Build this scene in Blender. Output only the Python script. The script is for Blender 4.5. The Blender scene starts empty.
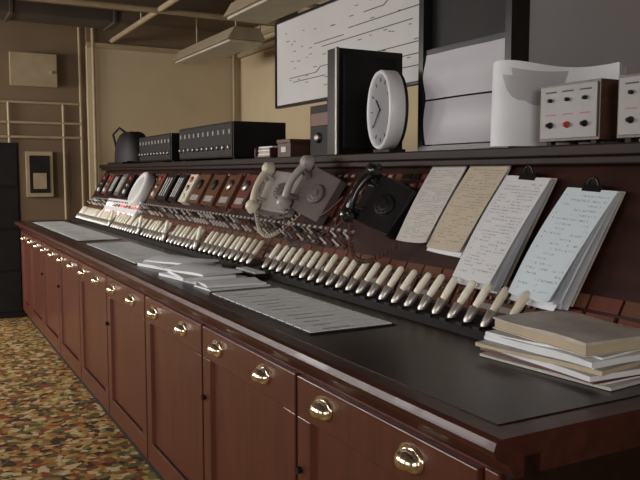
import bpy, math, random
from mathutils import Matrix, Vector
random.seed(7)
S=bpy.context.scene
try:
    S.view_settings.view_transform='Standard'
except Exception: pass

# ---------------------------------------------------------------- materials
MATS={}
def nt(name):
    m=bpy.data.materials.new(name); m.use_nodes=True
    t=m.node_tree; b=t.nodes['Principled BSDF']; return m,t,b
def mat(name,col,rough=.5,metal=0,var=.12,scale=8,bump=0,stretch=(1,1,1),spec=.5,emit=None,es=0,coat=0):
    if name in MATS: return MATS[name]
    m,t,b=nt(name); N=t.nodes; L=t.links
    tc=N.new('ShaderNodeTexCoord'); mp=N.new('ShaderNodeMapping'); mp.inputs['Scale'].default_value=stretch
    L.new(tc.outputs['Object'],mp.inputs['Vector'])
    no=N.new('ShaderNodeTexNoise'); no.inputs['Scale'].default_value=scale; no.inputs['Detail'].default_value=6
    L.new(mp.outputs[0],no.inputs['Vector'])
    r=N.new('ShaderNodeValToRGB')
    r.color_ramp.elements[0].position=.3; r.color_ramp.elements[1].position=.7
    r.color_ramp.elements[0].color=[c*(1-var) for c in col]+[1]
    r.color_ramp.elements[1].color=[min(1,c*(1+var)) for c in col]+[1]
    L.new(no.outputs['Fac'],r.inputs['Fac']); L.new(r.outputs[0],b.inputs['Base Color'])
    b.inputs['Roughness'].default_value=rough; b.inputs['Metallic'].default_value=metal
    b.inputs['Specular IOR Level'].default_value=spec
    b.inputs['Coat Weight'].default_value=coat
    if bump:
        bp=N.new('ShaderNodeBump'); bp.inputs['Strength'].default_value=bump; bp.inputs['Distance'].default_value=.01
        L.new(no.outputs['Fac'],bp.inputs['Height']); L.new(bp.outputs[0],b.inputs['Normal'])
    if emit:
        b.inputs['Emission Color'].default_value=(*emit,1); b.inputs['Emission Strength'].default_value=es
    MATS[name]=m; return m
def paper(name,col,rows=26,ink=(.10,.10,.16),dens=.5,ruled=True,amt=.6):
    m,t,b=nt(name); N=t.nodes; L=t.links
    def math_(op,a,bb=None,c=None):
        n=N.new('ShaderNodeMath'); n.operation=op
        for i,v in enumerate([a,bb,c]):
            if v is None: continue
            if isinstance(v,(int,float)): n.inputs[i].default_value=v
            else: L.new(v,n.inputs[i])
        return n.outputs[0]
    uv=N.new('ShaderNodeUVMap'); sp=N.new('ShaderNodeSeparateXYZ'); L.new(uv.outputs[0],sp.inputs[0])
    v=math_('MULTIPLY',sp.outputs[1],rows); fr=math_('FRACT',v); fl=math_('FLOOR',v)
    cx=N.new('ShaderNodeCombineXYZ'); L.new(math_('MULTIPLY',sp.outputs[0],28),cx.inputs[0]); L.new(math_('MULTIPLY',fl,7.3),cx.inputs[1])
    L.new(math_('MULTIPLY',fr,1.6),cx.inputs[2])
    no=N.new('ShaderNodeTexNoise'); no.inputs['Scale'].default_value=1.8; no.inputs['Detail'].default_value=3; L.new(cx.outputs[0],no.inputs['Vector'])
    ink_m=math_('GREATER_THAN',no.outputs['Fac'],1-dens)
    cy=N.new('ShaderNodeCombineXYZ'); L.new(math_('MULTIPLY',fl,3.7),cy.inputs[1]); L.new(math_('MULTIPLY',sp.outputs[0],2.5),cy.inputs[0])
    n2=N.new('ShaderNodeTexNoise'); n2.inputs['Scale'].default_value=1; L.new(cy.outputs[0],n2.inputs['Vector'])
    ink_m=math_('MULTIPLY',ink_m,math_('GREATER_THAN',n2.outputs['Fac'],.47))
    row=math_('MULTIPLY',math_('GREATER_THAN',fr,.35),math_('LESS_THAN',fr,.72))
    mg=math_('MULTIPLY',math_('GREATER_THAN',sp.outputs[0],.08),math_('LESS_THAN',sp.outputs[0],.92))
    mg2=math_('MULTIPLY',math_('GREATER_THAN',sp.outputs[1],.05),math_('LESS_THAN',sp.outputs[1],.94))
    k=math_('MULTIPLY',math_('MULTIPLY',ink_m,row),math_('MULTIPLY',mg,mg2))
    if ruled: k=math_('MAXIMUM',k,math_('MULTIPLY',math_('LESS_THAN',fr,.1),.3))
    k=math_('MULTIPLY',k,amt)
    mx=N.new('ShaderNodeMix'); mx.data_type='RGBA'; L.new(k,mx.inputs[0])
    mx.inputs[6].default_value=(*col,1); mx.inputs[7].default_value=(*ink,1)
    L.new(mx.outputs[2],b.inputs['Base Color']); b.inputs['Roughness'].default_value=.75
    b.inputs['Specular IOR Level'].default_value=.2
    MATS[name]=m; return m

wood_v=mat('mahogany_vertical',(.086,.022,.012),.36,var=.22,scale=5,stretch=(6,6,.7),bump=.03,coat=.1)
wood_h=mat('mahogany_horizontal',(.050,.014,.009),.38,var=.35,scale=5,stretch=(6,.7,6),bump=.04,coat=.08,spec=.4)
wood_d=mat('mahogany_dark',(.016,.007,.005),.5,var=.3,scale=6,stretch=(4,1,4),spec=.2)
panelw=mat('panel_mahogany',(.030,.010,.007),.45,var=.4,scale=6,stretch=(4,1,4),spec=.3)
lino=mat('desk_brown_lino',(.020,.010,.008),.3,var=.35,scale=10,spec=.45)
black=mat('black_enamel',(.009,.009,.010),.3,var=.2,spec=.3)
blackm=mat('black_matt',(.011,.010,.010),.6,var=.3,spec=.3)
bake=mat('bakelite_black',(.01,.01,.011),.18,var=.1,coat=.3)
greyp=mat('grey_plastic',(.36,.33,.31),.35,var=.05)
greyd=mat('dark_grey_plastic',(.12,.10,.095),.35,var=.05)
cream=mat('cream_plastic',(.66,.60,.47),.35,var=.05)
ivory=mat('ivory_handle',(.88,.84,.69),.3,var=.06,scale=30)
steel=mat('nickel_steel',(.62,.59,.54),.38,metal=.75,var=.1)
steeld=mat('dull_steel',(.28,.26,.24),.4,metal=1,var=.1)
brass=mat('worn_brass',(.88,.77,.58),.16,metal=1,var=.2,scale=40)
brownb=mat('brown_bakelite',(.11,.045,.024),.35,var=.2)
redb=mat('red_brown_plate',(.12,.032,.020),.4,var=.2)
labelw=mat('label_white',(.62,.62,.60),.6,var=.08)
labelg=mat('label_grey',(.28,.27,.25),.6,var=.08)
stripg=mat('label_strip_grey',(.76,.80,.82),.4,var=.08,scale=20,spec=.4)
lav=mat('lavender_grey_panel',(.42,.41,.45),.45,var=.06,scale=2)
lav2=mat('lavender_sheet',(.48,.47,.51),.6,var=.08,scale=3)
boardm=mat('board_white',(.52,.52,.51),.45,var=.05,scale=2)
inkm=mat('board_ink',(.04,.04,.05),.6)
instr=mat('instrument_grey',(.23,.22,.215),.4,var=.05)
teak=mat('teak_case',(.08,.04,.025),.4,var=.3,stretch=(1,6,6))
redk=mat('red_plastic',(.40,.04,.03),.35)
white=mat('white_paint',(.72,.73,.75),.35,var=.04)
clockf=mat('clock_face',(.30,.31,.34),.3,var=.04)
tan=mat('tan_card',(.50,.42,.29),.6)
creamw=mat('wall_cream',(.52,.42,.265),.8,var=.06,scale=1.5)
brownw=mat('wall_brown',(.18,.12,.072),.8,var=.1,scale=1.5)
ceilm=mat('ceiling_brown',(.12,.085,.055),.8,var=.12,scale=1.5)
ductm=mat('duct_brown',(.06,.045,.032),.6,var=.15,scale=3)
pipec=mat('pipe_cream',(.36,.28,.17),.5)
fixm=mat('fixture_enamel',(.34,.28,.19),.5)
diff=mat('fixture_diffuser',(.5,.46,.38),.4)
lampw=mat('indicator_white',(.9,.9,.85),.3,emit=(1,.98,.9),es=2.5)
lampr=mat('indicator_red',(.8,.1,.05),.3,emit=(1,.1,.05),es=1.5)
pap1=paper('paper_ruled',(.68,.69,.70),34,dens=.5)
pap2=paper('paper_typed',(.56,.54,.50),44,dens=.52,ruled=False)
pap3=paper('paper_note',(.64,.73,.79),22,dens=.46,ruled=False)
pap4=paper('paper_cream',(.54,.47,.36),32,dens=.5)
plainp=mat('paper_plain',(.76,.79,.82),.7,var=.05)
news=paper('newsprint',(.55,.53,.49),60,dens=.55,ruled=False)
bookc=mat('ledger_cover',(.50,.46,.40),.6,var=.18,scale=14)
cordb=mat('cord_brown',(.10,.03,.02),.6)

# carpet
m,t,b=nt('carpet_leaf'); N=t.nodes; L=t.links
tc=N.new('ShaderNodeTexCoord'); no=N.new('ShaderNodeTexNoise'); no.inputs['Scale'].default_value=9
mp=N.new('ShaderNodeMix'); mp.data_type='RGBA'; mp.inputs[0].default_value=.08
L.new(tc.outputs['Object'],no.inputs['Vector']); L.new(tc.outputs['Object'],mp.inputs[6]); L.new(no.outputs['Color'],mp.inputs[7])
vo=N.new('ShaderNodeTexVoronoi'); vo.inputs['Scale'].default_value=32; L.new(mp.outputs[2],vo.inputs['Vector'])
sx=N.new('ShaderNodeSeparateColor'); L.new(vo.outputs['Color'],sx.inputs[0])
r=N.new('ShaderNodeValToRGB'); r.color_ramp.interpolation='CONSTANT'
cols=[(0,(.30,.14,.04)),(.16,(.36,.24,.08)),(.36,(.10,.08,.03)),(.52,(.20,.05,.025)),(.61,(.46,.36,.20)),(.73,(.16,.14,.05)),(.85,(.05,.03,.02))]
r.color_ramp.elements[0].color=(*cols[0][1],1); r.color_ramp.elements[1].position=cols[1][0]; r.color_ramp.elements[1].color=(*cols[1][1],1)
for p,c in cols[2:]:
    e=r.color_ramp.elements.new(p); e.color=(*c,1)
L.new(sx.outputs[0],r.inputs['Fac']); L.new(r.outputs[0],b.inputs['Base Color']); b.inputs['Roughness'].default_value=.85
b.inputs['Specular IOR Level'].default_value=.15
carpet=m

# ---------------------------------------------------------------- builder
class MB:
    def __init__(s): s.v=[];s.f=[];s.m=[];s.sm=[];s.uv={};s.mats=[];s.M=Matrix()
    def mi(s,mt):
        if mt not in s.mats: s.mats.append(mt)
        return s.mats.index(mt)
    def add(s,vs,fs,mt,smooth=False,uvs=None):
        o=len(s.v); i=s.mi(mt)
        for p in vs: s.v.append(tuple(s.M@Vector(p)))
        for k,f in enumerate(fs):
            if uvs: s.uv[len(s.f)]=[uvs[j] for j in f]
            s.f.append([o+j for j in f]); s.m.append(i); s.sm.append(smooth)
    def box(s,x0,x1,y0,y1,z0,z1,mt):
        vs=[(x,y,z) for x in(x0,x1) for y in(y0,y1) for z in(z0,z1)]
        s.add(vs,[(0,1,3,2),(4,6,7,5),(0,4,5,1),(2,3,7,6),(0,2,6,4),(1,5,7,3)],mt)
    def prism(s,prof,a0,a1,mt,axis='y'):
        n=len(prof)
        f=(lambda p,a:(p[0],a,p[1])) if axis=='y' else ((lambda p,a:(a,p[0],p[1])) if axis=='x' else (lambda p,a:(p[0],p[1],a)))
        vs=[f(p,a0) for p in prof]+[f(p,a1) for p in prof]
        fs=[(i,(i+1)%n,n+(i+1)%n,n+i) for i in range(n)]+[tuple(range(n-1,-1,-1)),tuple(range(n,2*n))]
        s.add(vs,fs,mt)
    def rings(s,rs,mt,smooth=True,cap=True):
        n=len(rs[0]); vs=[p for r in rs for p in r]; fs=[]
        for k in range(len(rs)-1):
            for i in range(n): fs.append((k*n+i,k*n+(i+1)%n,(k+1)*n+(i+1)%n,(k+1)*n+i))
        s.add(vs,fs,mt,smooth)
        if cap:
            s.add(rs[0],[tuple(range(n-1,-1,-1))],mt); s.add(rs[-1],[tuple(range(n))],mt)
    def lathe(s,p,axis,prof,mt,n=16,smooth=True,cap=True,sc=(1,1)):
        p=Vector(p); a=Vector(axis).normalized()
        u=a.orthogonal().normalized()
        if abs(a.x)>.9: u=(Vector((0,1,0))-a*a.y).normalized()
        w=a.cross(u)
        rs=[[tuple(p+a*h+(u*math.cos(2*math.pi*i/n)*sc[0]+w*math.sin(2*math.pi*i/n)*sc[1])*r) for i in range(n)] for r,h in prof]
        s.rings(rs,mt,smooth,cap)
    def cyl(s,p0,p1,r0,r1,mt,n=12):
        d=Vector(p1)-Vector(p0); s.lathe(p0,d,[(r0,0),(r1,d.length)],mt,n)
    def tube(s,pts,r,mt,n=8):
        P=[Vector(p) for p in pts]; rs=[]; up=None
        for i,p in enumerate(P):
            t=(P[min(i+1,len(P)-1)]-P[max(i-1,0)]).normalized()
            if up is None: up=t.orthogonal().normalized()
            up=(up-t*up.dot(t)).normalized(); w=t.cross(up)
            rr=r[i] if isinstance(r,(list,tuple)) else r
            rs.append([tuple(p+(up*math.cos(2*math.pi*k/n)+w*math.sin(2*math.pi*k/n))*rr) for k in range(n)])
        s.rings(rs,mt)
    def grid(s,fn,nu,nv,mt,smooth=True):
        vs=[];uv=[]
        for j in range(nv+1):
            for i in range(nu+1):
                a,b=i/nu,j/nv; vs.append(fn(a,b)); uv.append((a,b))
        fs=[(j*(nu+1)+i,j*(nu+1)+i+1,(j+1)*(nu+1)+i+1,(j+1)*(nu+1)+i) for j in range(nv) for i in range(nu)]
        s.add(vs,fs,mt,smooth,uv)
    def obj(s,name,parent=None,bevel=0,seg=2):
        me=bpy.data.meshes.new(name); me.from_pydata(s.v,[],s.f)
        for mt in s.mats: me.materials.append(mt)
        uvl=me.uv_layers.new(name='UVMap')
        for i,p in enumerate(me.polygons):
            p.material_index=s.m[i]; p.use_smooth=s.sm[i]
            if i in s.uv:
                for k,li in enumerate(p.loop_indices): uvl.data[li].uv=s.uv[i][k]
        me.update()
        o=bpy.data.objects.new(name,me); S.collection.objects.link(o)
        if parent: o.parent=parent
        if bevel:
            b=o.modifiers.new('bevel','BEVEL'); b.width=bevel; b.segments=seg; b.limit_method='ANGLE'; b.angle_limit=math.radians(40)
        return o
def empty(name):
    o=bpy.data.objects.new(name,None); S.collection.objects.link(o); return o

# ---------------------------------------------------------------- room
XL,XR,YB,YF,ZC=-2.8,4.16,-2.2,10.0,3.4
B=MB(); B.box(XL-.2,XR+.2,YB-.2,YF+.7,-.1,0,carpet); B.obj('floor')
B=MB(); B.box(XL-.2,XR+.2,YB-.2,YF+.7,ZC,ZC+.1,ceilm); B.obj('ceiling')
B=MB(); B.box(XR,XR+.15,YB,YF+.6,0,ZC,creamw); B.obj('wall_right')
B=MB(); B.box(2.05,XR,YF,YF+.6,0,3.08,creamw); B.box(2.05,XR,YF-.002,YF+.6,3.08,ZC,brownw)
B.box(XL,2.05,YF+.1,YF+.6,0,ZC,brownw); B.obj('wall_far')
B=MB()
B.box(XL,-1.6,YB-.15,YB,0,ZC,creamw); B.box(.4,XR,YB-.15,YB,0,ZC,creamw); B.box(-1.6,.4,YB-.15,YB,0,.95,creamw); B.box(-1.6,.4,YB-.15,YB,2.7,ZC,creamw)
B.obj('wall_back')
B=MB()
wins=[(-1.2,1.0),(1.8,4.0),(4.8,7.0),(7.6,9.6)]
y=YB
for a,c in wins:
    B.box(XL-.15,XL,y,a,0,ZC,creamw); B.box(XL-.15,XL,a,c,0,.95,creamw); B.box(XL-.15,XL,a,c,2.7,ZC,creamw); y=c
B.box(XL-.15,XL,y,YF+.6,0,ZC,creamw); B.obj('wall_left')
def wlight(loc,rot,sx,sy,e):
    ld=bpy.data.lights.new('window_and_fill_light','AREA'); ld.shape='RECTANGLE'; ld.size=sx; ld.size_y=sy
    ld.energy=e; ld.color=(1.0,.945,.90)
    lo=bpy.data.objects.new('window_and_fill_light',ld); S.collection.objects.link(lo)
    lo.location=loc; lo.rotation_euler=rot
for i,(a,c) in enumerate(wins):
    B=MB()
    for yy in (a,(a+c)/2-.025,c-.05): B.box(XL-.12,XL-.05,yy,yy+.05,.95,2.7,white)
    for zz in (.95,1.9,2.65): B.box(XL-.12,XL-.05,a,c,zz,zz+.05,white)
    B.obj('window_%d'%(i+1))
    wlight((XL-.55,(a+c)/2,2.2),(0,math.radians(-68),0),1.6,c-a,[25,72,170,280][i])
B=MB()
for xx in (-1.6,-.625,.35): B.box(xx,xx+.05,YB-.12,YB-.05,.95,2.7,white)
for zz in (.95,1.9,2.65): B.box(-1.6,.4,YB-.12,YB-.05,zz,zz+.05,white)
B.obj('window_5')  # unseen back window, added as an opening for the fill lamp
wlight((-.6,YB-.5,2.1),(math.radians(72),0,0),2.0,1.7,70)  # added fill lamp behind the camera, brightens faces turned towards it
B=MB()
for yy in (3.6,5.9,8.2): B.box(XL,XR,yy,yy+.14,ZC-.2,ZC,ceilm)
B.obj('trim_1',bevel=.01)
B=MB(); B.box(2.05,XR,YF-.05,YF-.003,3.05,3.11,pipec); B.box(XR-.06,XR,YB,YF-.05,3.05,3.11,pipec); B.obj('trim_2')
# ventilation duct
B=MB(); B.box(-2.7,2.2,8.75,9.25,3.16,3.38,ductm)
for x in (-2.0,-1.0,0,1.0,2.1): B.box(x,x+.04,8.73,9.27,3.14,3.39,ductm)
B.obj('ventilation_duct',bevel=.006)
# conduits
B=MB()
for x,z in ((2.12,0),(4.05,0)): B.cyl((x,YF-.04,z),(x,YF-.04,3.35),.022,.022,pipec)
B.cyl((-2.5,YF-2.2,3.13),(4.0,YF-2.2,3.13),.03,.03,pipec)
B.cyl((-2.5,YF-3,3.17),(4.0,YF-3,3.17),.025,.025,pipec)
B.cyl((2.35,2.0,3.14),(2.35,9.9,3.14),.03,.03,pipec)
B.cyl((3.8,2.0,3.12),(3.8,9.9,3.12),.025,.025,pipec)
for yy in (4.4,6.7,8.5):
    for x in (2.35,3.8): B.cyl((x,yy,3.14),(x,yy,3.4),.012,.012,pipec)
B.obj('ceiling_conduit')
B=MB()
yy=YF+.06
for z in (1.9,2.08,2.33): B.cyl((.3,yy,z),(1.98,yy,z),.018,.018,pipec)
for x in (1.1,1.75,1.97): B.cyl((x,yy,.0),(x,yy,2.34 if x<1.9 else 3.3),.018,.018,pipec)
B.obj('pipe_rack')
B=MB(); B.box(1.15,1.65,YF+.0,YF+.09,2.55,2.9,pipec); B.box(1.12,1.68,YF-.02,YF-.001,2.52,2.93,pipec); B.cyl((1.6,YF-.02,2.7),(1.6,YF-.05,2.7),.02,.02,steel)
B.obj('electrical_box',bevel=.01)
B=MB(); B.box(1.28,1.60,YF+.04,YF+.095,1.15,1.72,pipec); B.box(1.32,1.56,YF+.03,YF+.04,1.2,1.67,blackm); B.box(1.36,1.52,YF+.025,YF+.03,1.25,1.45,pipec); B.obj('framed_notice',bevel=.006)

def fixture(x0,x1,y0,y1,z):
    B=MB()
    B.prism([(x0,z),(x1,z),(x1-.08,z+.13),(x0+.08,z+.13)],y0,y1,fixm)
    B.box(x0+.03,x1-.03,y0+.03,y1-.03,z-.025,z-.001,diff)
    for yy in (y0+.3,y1-.3): B.cyl(((x0+x1)/2,yy,z+.12),((x0+x1)/2,yy,ZC),.01,.01,pipec)
    B.obj('fluorescent_ceiling_light',bevel=.006)
fixture(2.92,3.36,7.35,9.2,2.83); fixture(2.5,2.95,4.75,6.4,2.83)

# ---------------------------------------------------------------- console
con=empty('railway_control_console')
Y0,Y1=1.0,7.9
B=MB()
B.box(.95,2.45,Y0+.03,Y1-.03,.07,.93,wood_v)
B.box(.98,2.42,Y0+.06,Y1-.06,0,.07,blackm)
B.box(.95,2.45,Y0+.005,Y0+.03,.80,.93,wood_d); B.box(.95,2.45,Y0+.005,Y0+.03,.07,.18,wood_d)
for x in (.95,1.45,1.97,2.37): B.box(x,x+.08,Y0+.005,Y0+.03,.18,.80,wood_d)
B.obj('cabinet_body',con,bevel=.004)
B=MB()
prof=[(.955,.90),(.935,.90),(.925,.915),(.915,.93),(.90,.937),(.888,.945),(.882,.96),(.888,.975),(.90,.98),(1.52,.98),(1.52,.94),(.955,.94)]
B.prism(prof,Y0-.02,Y1+.02,wood_h)
B.box(1.0,1.52,Y0-.015,Y0+.028,.90,.938,wood_h)
B.obj('desk_top',con)
B=MB(); B.box(.945,1.40,Y0+.04,Y1-.05,.9803,.9825,lino); B.obj('desk_lino',con)
# doors
B=MB(); H=MB()
seams=[1.07]+[1.85+.78*i for i in range(8)]+[7.87]
for a,c in zip(seams[:-1],seams[1:]):
    g=.008; x1=.95; x0=.930
    B.box(x0,x1,a+g,c-g,.77,.885,wood_v)
    B.box(x0,x1,a+g,c-g,.10,.20,wood_v)
    B.box(x0,x1,a+g,a+.085,.20,.77,wood_v); B.box(x0,x1,c-.085,c-g,.20,.77,wood_v)
    B.prism([(.931,a+.085),(.946,a+.097),(.946,c-.097),(.931,c-.085),(.949,c-.085),(.949,a+.085)],.20,.77,wood_v,axis='z')
    hs=[a+.225,a+.225+.395] if c-a>.7 else [a+.29]
    for hy in hs:
        H.lathe((.9295,hy,.832),(-1,0,0),[(.048,0),(.048,.003),(.042,.006)],brass,24,sc=(1,.68))
        def shell(u,v,hy=hy):
            th=math.pi*u; ph=math.radians(-20)+math.radians(110)*v
            rr=math.sin(th)
            return (.926-.032*rr*math.cos(ph), hy+.040*math.cos(th), .826+.029*rr*math.sin(ph))
        H.grid(shell,16,8,brass)
    if random.random()<.5: H.cyl((.93,c-.03,.62),(.915,c-.03,.62),.009,.011,blackm)
B.box(.94,.95,Y0+.03,1.07,.10,.89,wood_v)
B.obj('cupboard_doors',con,bevel=.003)
H.obj('cup_handles',con)
# upper body + sloping panel
B=MB()
B.prism([(1.50,.98),(1.78,1.48),(1.78,1.50),(2.45,1.50),(2.45,.93),(1.50,.93)],Y0+.03,Y1-.03,panelw)
B.prism([(1.385,.983),(1.40,1.004),(1.47,1.012),(1.505,1.02),(1.505,.983)],1.535,3.28,blackm)
B.prism([(1.385,.983),(1.40,1.004),(1.47,1.012),(1.505,1.02),(1.505,.983)],3.32,7.75,blackm)
B.obj('jack_panel',con)
B=MB(); B.box(1.715,2.48,Y0,Y1,1.50,1.534,wood_d); B.box(1.73,1.79,Y0+.02,Y1-.02,1.475,1.50,wood_d); B.obj('top_shelf',con,bevel=.005)

# lever keys
B=MB()
def key(y,tilt):
    d=Vector((math.sin(tilt),random.uniform(-.10,-.02),math.cos(tilt))).normalized(); p=Vector((1.42,y,1.0))
    B.lathe(p-d*.01,d,[(.007,0),(.007,.018),(.012,.026),(.0155,.072),(.010,.076)],steel,10)
    B.lathe(p+d*.066,d,[(.0085,0),(.0115,.004),(.0128,.04),(.0122,.074),(.009,.082),(.003,.085)],cream if random.random()<.15 else ivory,12)
    B.box(1.40,1.445,y-.014,y+.014,.998,1.012,blackm)
y=1.565
while y<3.22: key(y,math.radians(38+random.uniform(-2,2))); y+=.0765
y=3.36
while y<7.7:
    key(y,math.radians((38 if random.random()>.12 else 14)+random.uniform(-3,3))); y+=.0765
B.obj('lever_keys',con)

# panel frame matrix
SL=Vector((.28,0,.5)).normalized(); NN=Vector((-SL.z,0,SL.x))
def PF(Y,s=0,n=0,rot=0):
    M=Matrix(((0,SL.x,NN.x,1.5),(-1,0,0,Y),(0,SL.z,NN.z,.98),(0,0,0,1)))
    return M@Matrix.Translation((0,s,n))@Matrix.Rotation(rot,4,'Z')
B=MB()
y=1.12
while y<7.8:
    B.M=PF(y)
    B.box(-.045,.045,.05,.115,.0005,.012,redb if random.random()<.7 else brownb)
    B.box(-.035,.035,.06,.078,.012,.014,labelg if random.random()<.3 else brownb)
    for k in (-.025,0,.025): B.cyl((k,.095,.012),(k,.095,.022),.006,.005,steeld,8)
    B.box(-.048,.048,.125,.165,.0005,.010,brownb if random.random()<.6 else redb)
    y+=.105
y=2.7
while y<7.8:
    B.M=PF(y)
    B.lathe((0,.185,.0),(0,.25,1),[(.010,0),(.010,.01),(.005,.014),(.006,.04),(.003,.044)],random.choice([steeld,steel,brownb]),8)
    B.lathe((0,.225,.0),(0,.25,1),[(.010,0),(.010,.01),(.005,.014),(.006,.035),(.003,.04)],random.choice([steeld,steel,brownb,blackm]),8)
    B.box(-.014,.014,.25,.262,0,.003,labelg)
    if random.random()<.45: B.box(-.014,.014,.31,.40,0,.012,random.choice([black,brownb,redb]))
    elif random.random()<.6:
        B.cyl((0,.30,0),(0,.30,.014),.011,.009,steeld,8); B.cyl((0,.36,0),(0,.36,.014),.008,.007,random.choice([redk,steel,ivory]),8)
    y+=.055
y=2.3
while y<7.8:
    B.M=PF(y); 
    for s in (.43,.47,.51):
        if random.random()<.7: B.box(-.02,.02,s,s+.022,0,.006,random.choice([brownb,redb,black]))
        if random.random()<.35: B.box(-.012,.012,s+.004,s+.014,.006,.008,labelg)
    y+=.06
B.M=Matrix()
B.obj('switches_and_jacks',con)
B=MB()
def swbox(Y,s0,s1,w,mt,kind):
    B.M=PF(Y)
    B.box(-w/2,w/2,s0,s1,0.002,.05,mt)
    if kind==0:
        for k in range(3): B.box(-w/2+.02+k*(w-.04)/3,-w/2+.032+k*(w-.04)/3,s0+.03,s1-.03,.05,.054,labelw)
    elif kind==3:
        for k in range(3): B.lathe((0,s0+.04+k*(s1-s0-.08)/2,.05),(0,0,1),[(.022,0),(.020,.01),(.008,.014)],[labelw,steeld,redk][k],12)
    else:
        B.lathe((0,(s0+s1)/2+.03,.05),(0,0,1),[(.035,0),(.035,.012),(.02,.02)],steeld if kind==1 else blackm,16)
        B.box(-w/3,w/3,s0+.02,s0+.06,.05,.053,labelg)
for Y,w,mt,k in ((7.5,.16,black,3),(7.25,.18,brownb,3),(7.0,.16,black,0),(6.75,.16,greyd,0),(6.5,.14,black,3),(5.62,.16,brownb,3),(5.38,.2,black,0),(5.12,.16,black,0),(4.9,.14,cream,3),(4.68,.2,brownb,2),(4.42,.2,brownb,2),(4.16,.18,brownb,1),(3.92,.16,redb,1),(3.74,.12,greyd,3)):
    swbox(Y,.29,.50,w,mt,k)
B.M=Matrix(); B.obj('switch_boxes',con,bevel=.004)
B=MB(); B.M=PF(6.45)
B.box(-.55,.55,.09,.26,.001,.03,white)
for i in range(12):
    for j in range(2): B.lathe((-.48+i*.087,.13+j*.07,.03),(0,0,1),[(.014,0),(.012,.008),(.005,.012)],random.choice([lampr,lampw,lampw,redb]),10)
B.M=Matrix(); B.obj('indicator_lamp_panel',con)
def strip(x0,x1,y0,y1,n):
    B=MB()
    B.box(x0-.008,x1+.008,y0-.008,y1+.008,.983,.986,blackm)
    w=(y1-y0)/n
    for i in range(n): B.box(x0,x1,y0+i*w+.005,y0+(i+1)*w-.005,.986,.989,stripg)
    for i in range(n):
        if random.random()<.8: B.box(x0+.05,x0+.05+random.uniform(.05,.15),y0+i*w+.022,y0+i*w+.027,.989,.9893,inkm)
    B.obj('circuit_label_strips',con)
strip(1.005,1.29,1.90,2.72,14); strip(1.0,1.28,3.82,5.05,20); strip(1.0,1.28,5.3,7.5,34)
B=MB()
for i in range(9):
    Y=2.75+i*.18+random.uniform(-.05,.05); dy=random.uniform(.08,.2); dp=random.uniform(.08,.16)
    B.M=PF(Y)
    B.tube([(dy*(k/12-.5),.40-dp*4*(k/12)*(1-k/12),.03+.02*math.sin(k/12*math.pi)) for k in range(13)],.005,random.choice([cordb,blackm,cordb]),6)
B.M=Matrix(); B.obj('patch_cords',con)

# ---------------------------------------------------------------- papers on panel
def pinned(name,Y,s0,s1,w,mt,rot=0,curl=.03,n0=.006,sheets=3,clip=True,board=False,lift=.02):
    B=MB(); B.M=PF(Y,(s0+s1)/2,n0,rot); h=s1-s0
    if board: B.box(-w/2-.004,w/2+.004,-h/2+.02,h/2+.01,0.001,.005,bookc)
    for k in range(sheets):
        dz=.007+k*.003; tw=random.uniform(-.012,.012); dl=random.uniform(-.015,.01)
        def fn(u,v,k=k,dz=dz,tw=tw,dl=dl):
            e=(1-v)
            return ((u-.5)*w+tw*e,(v-.5)*h+(0 if k==sheets-1 else dl*e),dz+lift*((k+1)/sheets)**1.5*e**2.2*(.3+.7*u)+curl*((k+1)/sheets)*(abs(u-.5)*2)**3*e*.6+lift*.4*math.sin(v*math.pi)*(k+1)/sheets)
        B.grid(fn,10,14,mt if k==sheets-1 else plainp)
    if clip:
        B.box(-.035,.035,h/2-.012,h/2+.016,.0,.026,black)
        B.tube([(-.02,h/2+.012,.026),(-.014,h/2+.026,.034),(0,h/2+.032,.036),(.014,h/2+.026,.034),(.02,h/2+.012,.026)],.004,black,6)
    B.M=Matrix(); B.obj(name)
pinned('clipboard',1.785,.125,.505,.20,pap1,math.radians(-3),sheets=6,board=True,n0=.014,lift=.028,curl=.015)
pinned('clipboard',1.51,.105,.465,.185,pap3,math.radians(-3),sheets=7,board=True,n0=.014,lift=.035,curl=.03)
pinned('typed_notice_sheet',2.225,.235,.565,.20,pap2,0,sheets=2,clip=False,lift=.02,curl=.02)
pinned('typed_notice_sheet',2.005,.22,.565,.20,pap4,math.radians(-2),sheets=3,clip=False,lift=.02,curl=.02)

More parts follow.
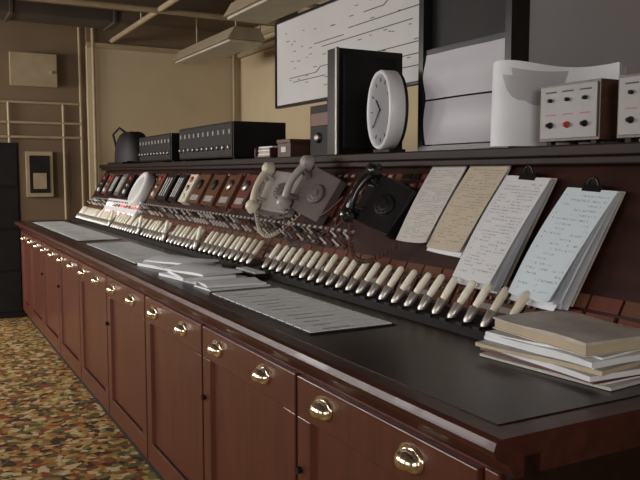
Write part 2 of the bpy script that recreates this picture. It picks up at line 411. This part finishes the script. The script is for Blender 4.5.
# ---------------------------------------------------------------- telephones
def phone(name,M,body,hand,dialm,sc=1,cord=None):
    B=MB(); B.M=M@Matrix.Scale(sc,4)
    pr=[(-.11,0),(-.11,.035),(-.095,.045),(.02,.095),(.035,.105),(.095,.105),(.11,.09),(.115,0)]
    def ring(x,k):
        return [(x,p[0]*k,p[1]*(.85+.15*k)) for p in pr]
    B.rings([ring(-.105,.93),ring(-.1,1),ring(.1,1),ring(.105,.93)],body,smooth=False)
    for sx in (-1,1):
        for yy in (.035,.095):
            B.lathe((sx*.055,yy,.10),(sx*.2,0,1),[(.012,0),(.009,.03),(.005,.038)],body,8)
    nrm=Vector((0,-.40,.92)).normalized(); c=Vector((0,-.04,.069))
    B.lathe(c,nrm,[(.045,0),(.045,.006),(.041,.012),(.018,.012),(.016,.016)],dialm,28)
    u=Vector((1,0,0)); w=nrm.cross(u)
    for k in range(10):
        a=math.radians(60+k*30); q=c+nrm*.0125+(u*math.cos(a)+w*math.sin(a))*.032
        B.lathe(q,nrm,[(.0055,0),(.005,.001)],body,10)
    pts=[];rs=[]
    for k in range(13):
        t=k/12*2-1; pts.append((t*.105,.065,.155-.028*t*t)); rs.append(.015+.005*abs(t))
    B.tube(pts,rs,hand,12)
    for sx in (-1,1):
        B.lathe((sx*.1,.065,.145),(sx*.28,0,-1),[(.012,-.02),(.026,-.012),(.030,0),(.034,.016),(.034,.028),(.028,.032)],hand,18)
    pts=[]
    for k in range(170):
        t=k/169; cx=-.11-.13*math.sin(t*math.pi); cy=.05-.27*t; cz=.11-.09*t
        pts.append((cx+.008*math.cos(k*.9),cy,max(.0,cz)+.008*math.sin(k*.9)+.01))
    B.tube(pts,.0028,cord or hand,5)
    B.M=Matrix(); B.obj(name,bevel=.006)
phone('desk_telephone',PF(2.46,.36,.012,math.radians(80)),bake,bake,black,.98,cordb)
phone('desk_telephone',PF(3.04,.39,.012,math.radians(80)),greyd,greyp,greyd,1.05,greyd)
phone('desk_telephone',PF(3.40,.38,.012,math.radians(98)),greyp,cream,greyd,1.05,cream)

# ---------------------------------------------------------------- papers on desk
B=MB(); z=.984
def slab(x,y,w,h,t,rot,mt,top=None,wav=0,arch=0):
    global z
    B.M=Matrix.Translation((x,y,z))@Matrix.Rotation(rot,4,'Z')
    n=10
    f=lambda s:(lambda u,v:((u-.5)*w,(v-.5)*h,s+(wav*math.sin(v*6+u*2)+wav+arch*math.sin(u*math.pi)*(.4+.6*v) if s>0 else 0)))
    B.grid(f(t),n,n,top or mt); 
    e=[]
    for k in range(n+1): e.append((k/n,0))
    for k in range(1,n+1): e.append((1,k/n))
    for k in range(1,n+1): e.append((1-k/n,1))
    for k in range(1,n): e.append((0,1-k/n))
    lo=[f(0)(*q) for q in e]; hi=[f(t)(*q) for q in e]
    B.rings([lo,hi],mt,smooth=False,cap=False)
    z+=t+wav*.8
slab(1.13,3.18,.25,.36,.012,.15,plainp,plainp,.001)
slab(1.12,3.17,.23,.33,.012,-.1,plainp,pap2,.001)
slab(1.14,3.19,.21,.30,.008,.25,plainp,plainp,.002,arch=.012)
z=.984
slab(1.16,3.60,.26,.36,.014,.25,plainp,plainp,.001)
slab(1.15,3.58,.24,.33,.012,.1,labelg,pap1,.001)
slab(1.17,3.59,.22,.30,.006,.4,plainp,plainp,.002,arch=.015)
z=.984
slab(1.15,2.87,.27,.16,.006,.05,plainp,pap2,.001); slab(1.16,2.90,.25,.17,.006,-.12,plainp,plainp,.002)
B.M=Matrix(); B.obj('loose_paper_pile')
B=MB(); B.box(1.315,1.38,3.02,3.26,.984,1.004,black)
for i in range(8): B.box(1.322,1.372,3.03+i*.028,3.05+i*.028,1.004,1.012,labelw)
B.obj('button_key_strip',bevel=.002)

# newspaper / ledger stack
B=MB(); z=.984
slab(1.405,1.285,.25,.38,.006,.10,news,wav=.001)
slab(1.415,1.295,.24,.37,.004,.03,plainp,news)
slab(1.40,1.295,.245,.37,.006,.0,redb,news)
slab(1.405,1.295,.25,.38,.010,-.06,plainp,news,wav=.0015)
slab(1.39,1.30,.24,.36,.008,.14,tan,news,wav=.002)
slab(1.41,1.305,.235,.35,.008,.02,plainp,news,wav=.0015)
slab(1.40,1.29,.235,.36,.008,-.04,plainp,plainp,wav=.003)
slab(1.41,1.30,.23,.34,.004,.10,plainp,pap2,wav=.002)
slab(1.42,1.30,.235,.34,.003,-.10,bookc); slab(1.42,1.30,.227,.332,.022,-.10,tan); slab(1.42,1.30,.235,.34,.003,-.10,bookc,wav=.003)
B.M=Matrix(); B.obj('ledger_and_newspaper_stack')

# ---------------------------------------------------------------- equipment on top shelf
ZS=1.535
B=MB()
B.box(1.76,2.13,3.07,3.16,ZS,2.03,black); B.box(1.79,2.10,3.055,3.069,ZS+.03,2.0,blackm); B.box(1.752,1.768,3.06,3.075,ZS,2.032,steeld)
for zz in (ZS+.1,2.03-.1): B.box(2.08,2.1,3.05,3.056,zz,zz+.05,black)
B.obj('relay_case',bevel=.006)
B=MB(); c=Vector((1.715,2.59,1.705)); a=math.radians(16); ax=Vector((-math.cos(a),math.sin(a),0)); c=c-ax*.03
B.lathe(c,ax,[(.145,-.01),(.158,.0),(.160,.055),(.154,.065),(.144,.06),(.142,.05)],white,56,cap=False)
B.lathe(c,ax,[(.155,-.015),(.155,.0)],blackm,48)
B.lathe(c,ax,[(.143,.046),(.143,.051)],clockf,48)
side=ax.cross(Vector((0,0,1)))
def cp(r,t,h=.052): return c+ax*h+(side*math.sin(t)+Vector((0,0,1))*math.cos(t))*r
for k in range(12):
    t=k*math.pi/6; B.cyl(cp(.113,t),cp(.130,t),.0025,.0025,inkm,6)
B.cyl(cp(0,0,.054),cp(.07,.9,.054),.0035,.003,inkm,6); B.cyl(cp(0,0,.056),cp(.11,2.2,.056),.003,.002,inkm,6)
B.box(1.70,1.78,2.54,2.66,ZS,ZS+.012,blackm); B.box(1.755,1.785,2.57,2.63,ZS+.012,1.75,blackm)
B.obj('station_clock')
B=MB(); x0,x1,y0,y1,zt=1.775,1.83,1.93,2.45,2.45
B.box(x0,x1,y0,y0+.03,ZS,zt,black); B.box(x0,x1,y1-.03,y1,ZS,zt,black); B.box(x0,x1,y0+.03,y1-.03,zt-.04,zt,black); B.box(x0,x1,y0+.03,y1-.03,ZS,ZS+.02,black)
B.box(x1-.012,x1,y0+.03,y1-.03,ZS+.02,zt-.04,blackm)
B.box(x0+.01,x0+.03,y0+.03,y1-.03,1.905,1.925,black)
B.grid(lambda u,v:(x0+.010-.014*math.sin(v*math.pi)**2*(.4+.6*u)+.003*math.sin(u*9),y0+.035+u*(y1-y0-.07),1.735+v*.17),16,10,lav2)
B.grid(lambda u,v:(x0+.008-.010*math.sin(v*math.pi)+.003*math.sin(u*7+1),y0+.035+u*(y1-y0-.07),1.56+v*.168),16,10,lav)
B.obj('chart_recorder_cabinet')
B=MB()
for k in range(3):
    def fn(u,v,k=k):
        P=[Vector((1.735,1.96)),Vector((1.60,1.90)),Vector((1.72,1.77)),Vector((1.95,1.85)),Vector((1.99,1.66))]
        q=[p.copy() for p in P]
        while len(q)>1: q=[q[i].lerp(q[i+1],u) for i in range(len(q)-1)]
        return (q[0].x+.006*k+.012*v*math.sin(u*5+k),q[0].y,ZS+.002+(.265+.012*math.sin(u*6+k)-.014*k)*v)
    B.grid(fn,22,8,lav2 if k else plainp)
B.obj('curled_chart_sheets')
B=MB()
B.box(1.845,2.60,1.95,1.98,1.81,2.75,lav); B.box(1.845,2.60,1.945,1.985,1.775,1.81,black)
B.box(1.835,1.865,1.94,1.99,ZS,2.78,black); B.box(2.40,2.44,1.945,1.985,ZS,1.775,black); B.box(1.865,2.40,1.955,1.975,ZS,1.775,blackm)
B.obj('screen_partition')
def instrument(y0,y1,nm='signal_instrument'):
    B=MB(); x0=1.745; zt=ZS+.185
    B.box(x0,x0+.14,y0,y1,ZS+.012,zt,teak)
    B.box(x0-.006,x0-.0005,y0+.008,y1-.008,ZS+.02,zt-.008,instr)
    for yy in (y0+.02,y1-.04):
        for xx in (x0+.01,x0+.11): B.box(xx,xx+.02,yy,yy+.02,ZS,ZS+.012,blackm)
    w=y1-y0
    for i in range(3):
        yy=y0+.05+i*(w-.1)/2
        B.lathe((x0-.006,yy,ZS+.06),(-1,0,0),[(.010,0),(.010,.004),(.006,.006),(.006,.016),(.003,.018)],redk if i==1 else blackm,12)
        B.box(x0-.0075,x0-.006,yy-.02,yy+.02,ZS+.09,ZS+.093,redk)
        B.lathe((x0-.006,yy,ZS+.135),(-1,0,0),[(.006,0),(.006,.01),(.003,.012)],blackm,12)
        B.box(x0-.0075,x0-.006,yy-.022,yy+.022,ZS+.158,ZS+.162,inkm)
    B.obj(nm,bevel=.003)
instrument(1.525,1.76); instrument(1.22,1.465)
def receiver(y0,y1,h,d=.36):
    B=MB(); x0=1.76
    B.box(x0,x0+d,y0,y1,ZS+.012,ZS+h,black)
    B.box(x0-.006,x0,y0+.01,y1-.01,ZS+.02,ZS+h-.01,blackm)
    n=int((y1-y0)/.09)
    for i in range(n):
        yy=y0+.05+i*(y1-y0-.1)/max(1,n-1)
        B.box(x0-.009,x0-.006,yy-.012,yy+.012,ZS+h*.68,ZS+h*.80,labelg)
        B.lathe((x0-.006,yy,ZS+h*.32),(-1,0,0),[(.014,0),(.012,.015),(.004,.017)],steeld,12)
    for yy in (y0+.03,y1-.05):
        for xx in (x0+.02,x0+d-.05): B.box(xx,xx+.03,yy,yy+.02,ZS,ZS+.012,blackm)
    B.obj('radio_receiver_unit',bevel=.006)
receiver(4.35,5.40,.235); receiver(5.6,6.5,.22)
B=MB(); c=Vector((1.95,7.45,ZS))
def dome(u,v):
    a=2*math.pi*u; ph=v*math.pi/2
    k=math.cos(ph)**.55 if v<1 else 0
    return (c.x+.17*math.cos(a)*k,c.y+.30*math.sin(a)*k,c.z+.02+.30*math.sin(ph)+.012*math.sin(a*5)*k)
B.box(c.x-.18,c.x+.18,c.y-.31,c.y+.31,c.z,c.z+.02,black); B.grid(dome,32,12,blackm)
B.tube([(c.x-.1,c.y+.2,c.z+.1),(c.x-.14,c.y+.22,c.z+.3),(c.x-.1,c.y+.12,c.z+.36),(c.x-.06,c.y+.02,c.z+.31)],.012,black,8)
B.obj('covered_teleprinter')
B=MB(); B.M=PF(6.05,.36,.004)
B.lathe((0,0,0),(0,0,1),[(.15,0),(.155,.02),(.155,.06),(.14,.075),(.12,.075),(.11,.068),(.0,.068)],labelw,40)
B.lathe((0,0,.0685),(0,0,1),[(.10,0),(.09,.004),(.02,.008)],boardm,32)
B.M=Matrix(); B.obj('round_loudspeaker')
B=MB()
B.box(1.80,2.1,3.9,4.12,ZS,ZS+.01,wood_h); B.box(1.80,2.1,3.9,3.91,ZS+.01,ZS+.06,wood_h); B.box(1.80,2.1,4.11,4.12,ZS+.01,ZS+.06,wood_h); B.box(2.09,2.1,3.91,4.11,ZS+.01,ZS+.06,wood_h)
for k in range(6): B.box(1.81+random.uniform(0,.01),2.08,3.915,4.10,ZS+.011+k*.01,ZS+.019+k*.01,plainp if k%2 else tan)
B.obj('letter_tray',bevel=.002)
B=MB(); B.box(1.82,1.98,3.68,3.84,ZS,ZS+.08,teak); B.box(1.815,1.985,3.675,3.845,ZS+.08,ZS+.10,teak); B.box(1.816,1.82,3.73,3.79,ZS+.03,ZS+.06,labelw); B.obj('card_index_box',bevel=.003)

# track diagram board on posts
B=MB()
ya,yb,za,zb=2.2,4.86,1.915,2.485
B.box(2.30,2.325,ya,yb,za,zb,boardm)
for q in ((za-.012,za+.004),(zb-.004,zb+.012)): B.box(2.290,2.33,ya-.01,yb+.01,*q,black)
for q in ((ya-.012,ya+.004),(yb-.004,yb+.012)): B.box(2.290,2.33,*q,za,zb,black)
def seg(y0,z0,y1,z1,w=.0028): B.tube([(2.299,y0,z0),(2.299,y1,z1)],w,inkm,4)
for i,(za_,off) in enumerate(((2.03,.9),(2.06,.1),(2.09,.05),(2.24,.5),(2.27,.4),(2.36,1.0))):
    yy=4.7-off; zz=za_
    while yy>2.4:
        L_=random.uniform(.15,.5); dz=random.choice([0,0,0,.03,-.03]); seg(yy,zz,yy-L_,zz)
        if random.random()<.6: seg(yy-L_,zz,yy-L_-.06,zz+dz)
        yy-=L_+.06; zz+=dz
for i in range(80):
    yy=random.uniform(2.4,4.7); zz=random.uniform(1.97,2.43); B.box(2.298,2.2995,yy,yy+random.uniform(.02,.05),zz,zz+.004,inkm)
for yy in (2.6,4.15): 
    B.box(2.326,2.38,yy-.03,yy+.03,ZS,2.45,blackm); B.box(2.28,2.43,yy-.09,yy+.09,ZS,ZS+.012,blackm)
B.obj('track_diagram_board')
B=MB()
B.box(1.9,2.15,3.36,3.60,ZS,ZS+.27,blackm); B.box(1.894,1.9,3.38,3.58,ZS+.16,ZS+.23,brownb)
B.lathe((1.9,3.50,ZS+.1),(-1,0,0),[(.03,0),(.025,.02),(.01,.025)],steeld,14)
B.obj('relay_unit',bevel=.005)

# filing cabinet beyond desk
B=MB(); B.box(.36,.96,8.02,8.55,0,1.75,blackm)
for i in range(4):
    B.box(.38,.94,8.005,8.019,.06+i*.42,.46+i*.42,blackm); B.box(.58,.74,7.99,8.004,.30+i*.42,.32+i*.42,steeld)
B.obj('filing_cabinet',bevel=.006)

# ---------------------------------------------------------------- light + camera
w=bpy.data.worlds.new('World'); S.world=w; w.use_nodes=True
bg=w.node_tree.nodes['Background']; bg.inputs[0].default_value=(.95,.95,1,1); bg.inputs[1].default_value=.5
cd=bpy.data.cameras.new('Camera'); cam=bpy.data.objects.new('Camera',cd); S.collection.objects.link(cam)
cd.sensor_width=36; cd.lens=42.2; cd.clip_start=.05
cam.location=(0,0,1.45); cam.rotation_euler=(math.radians(84.9),0,math.radians(-28.57))
S.camera=cam
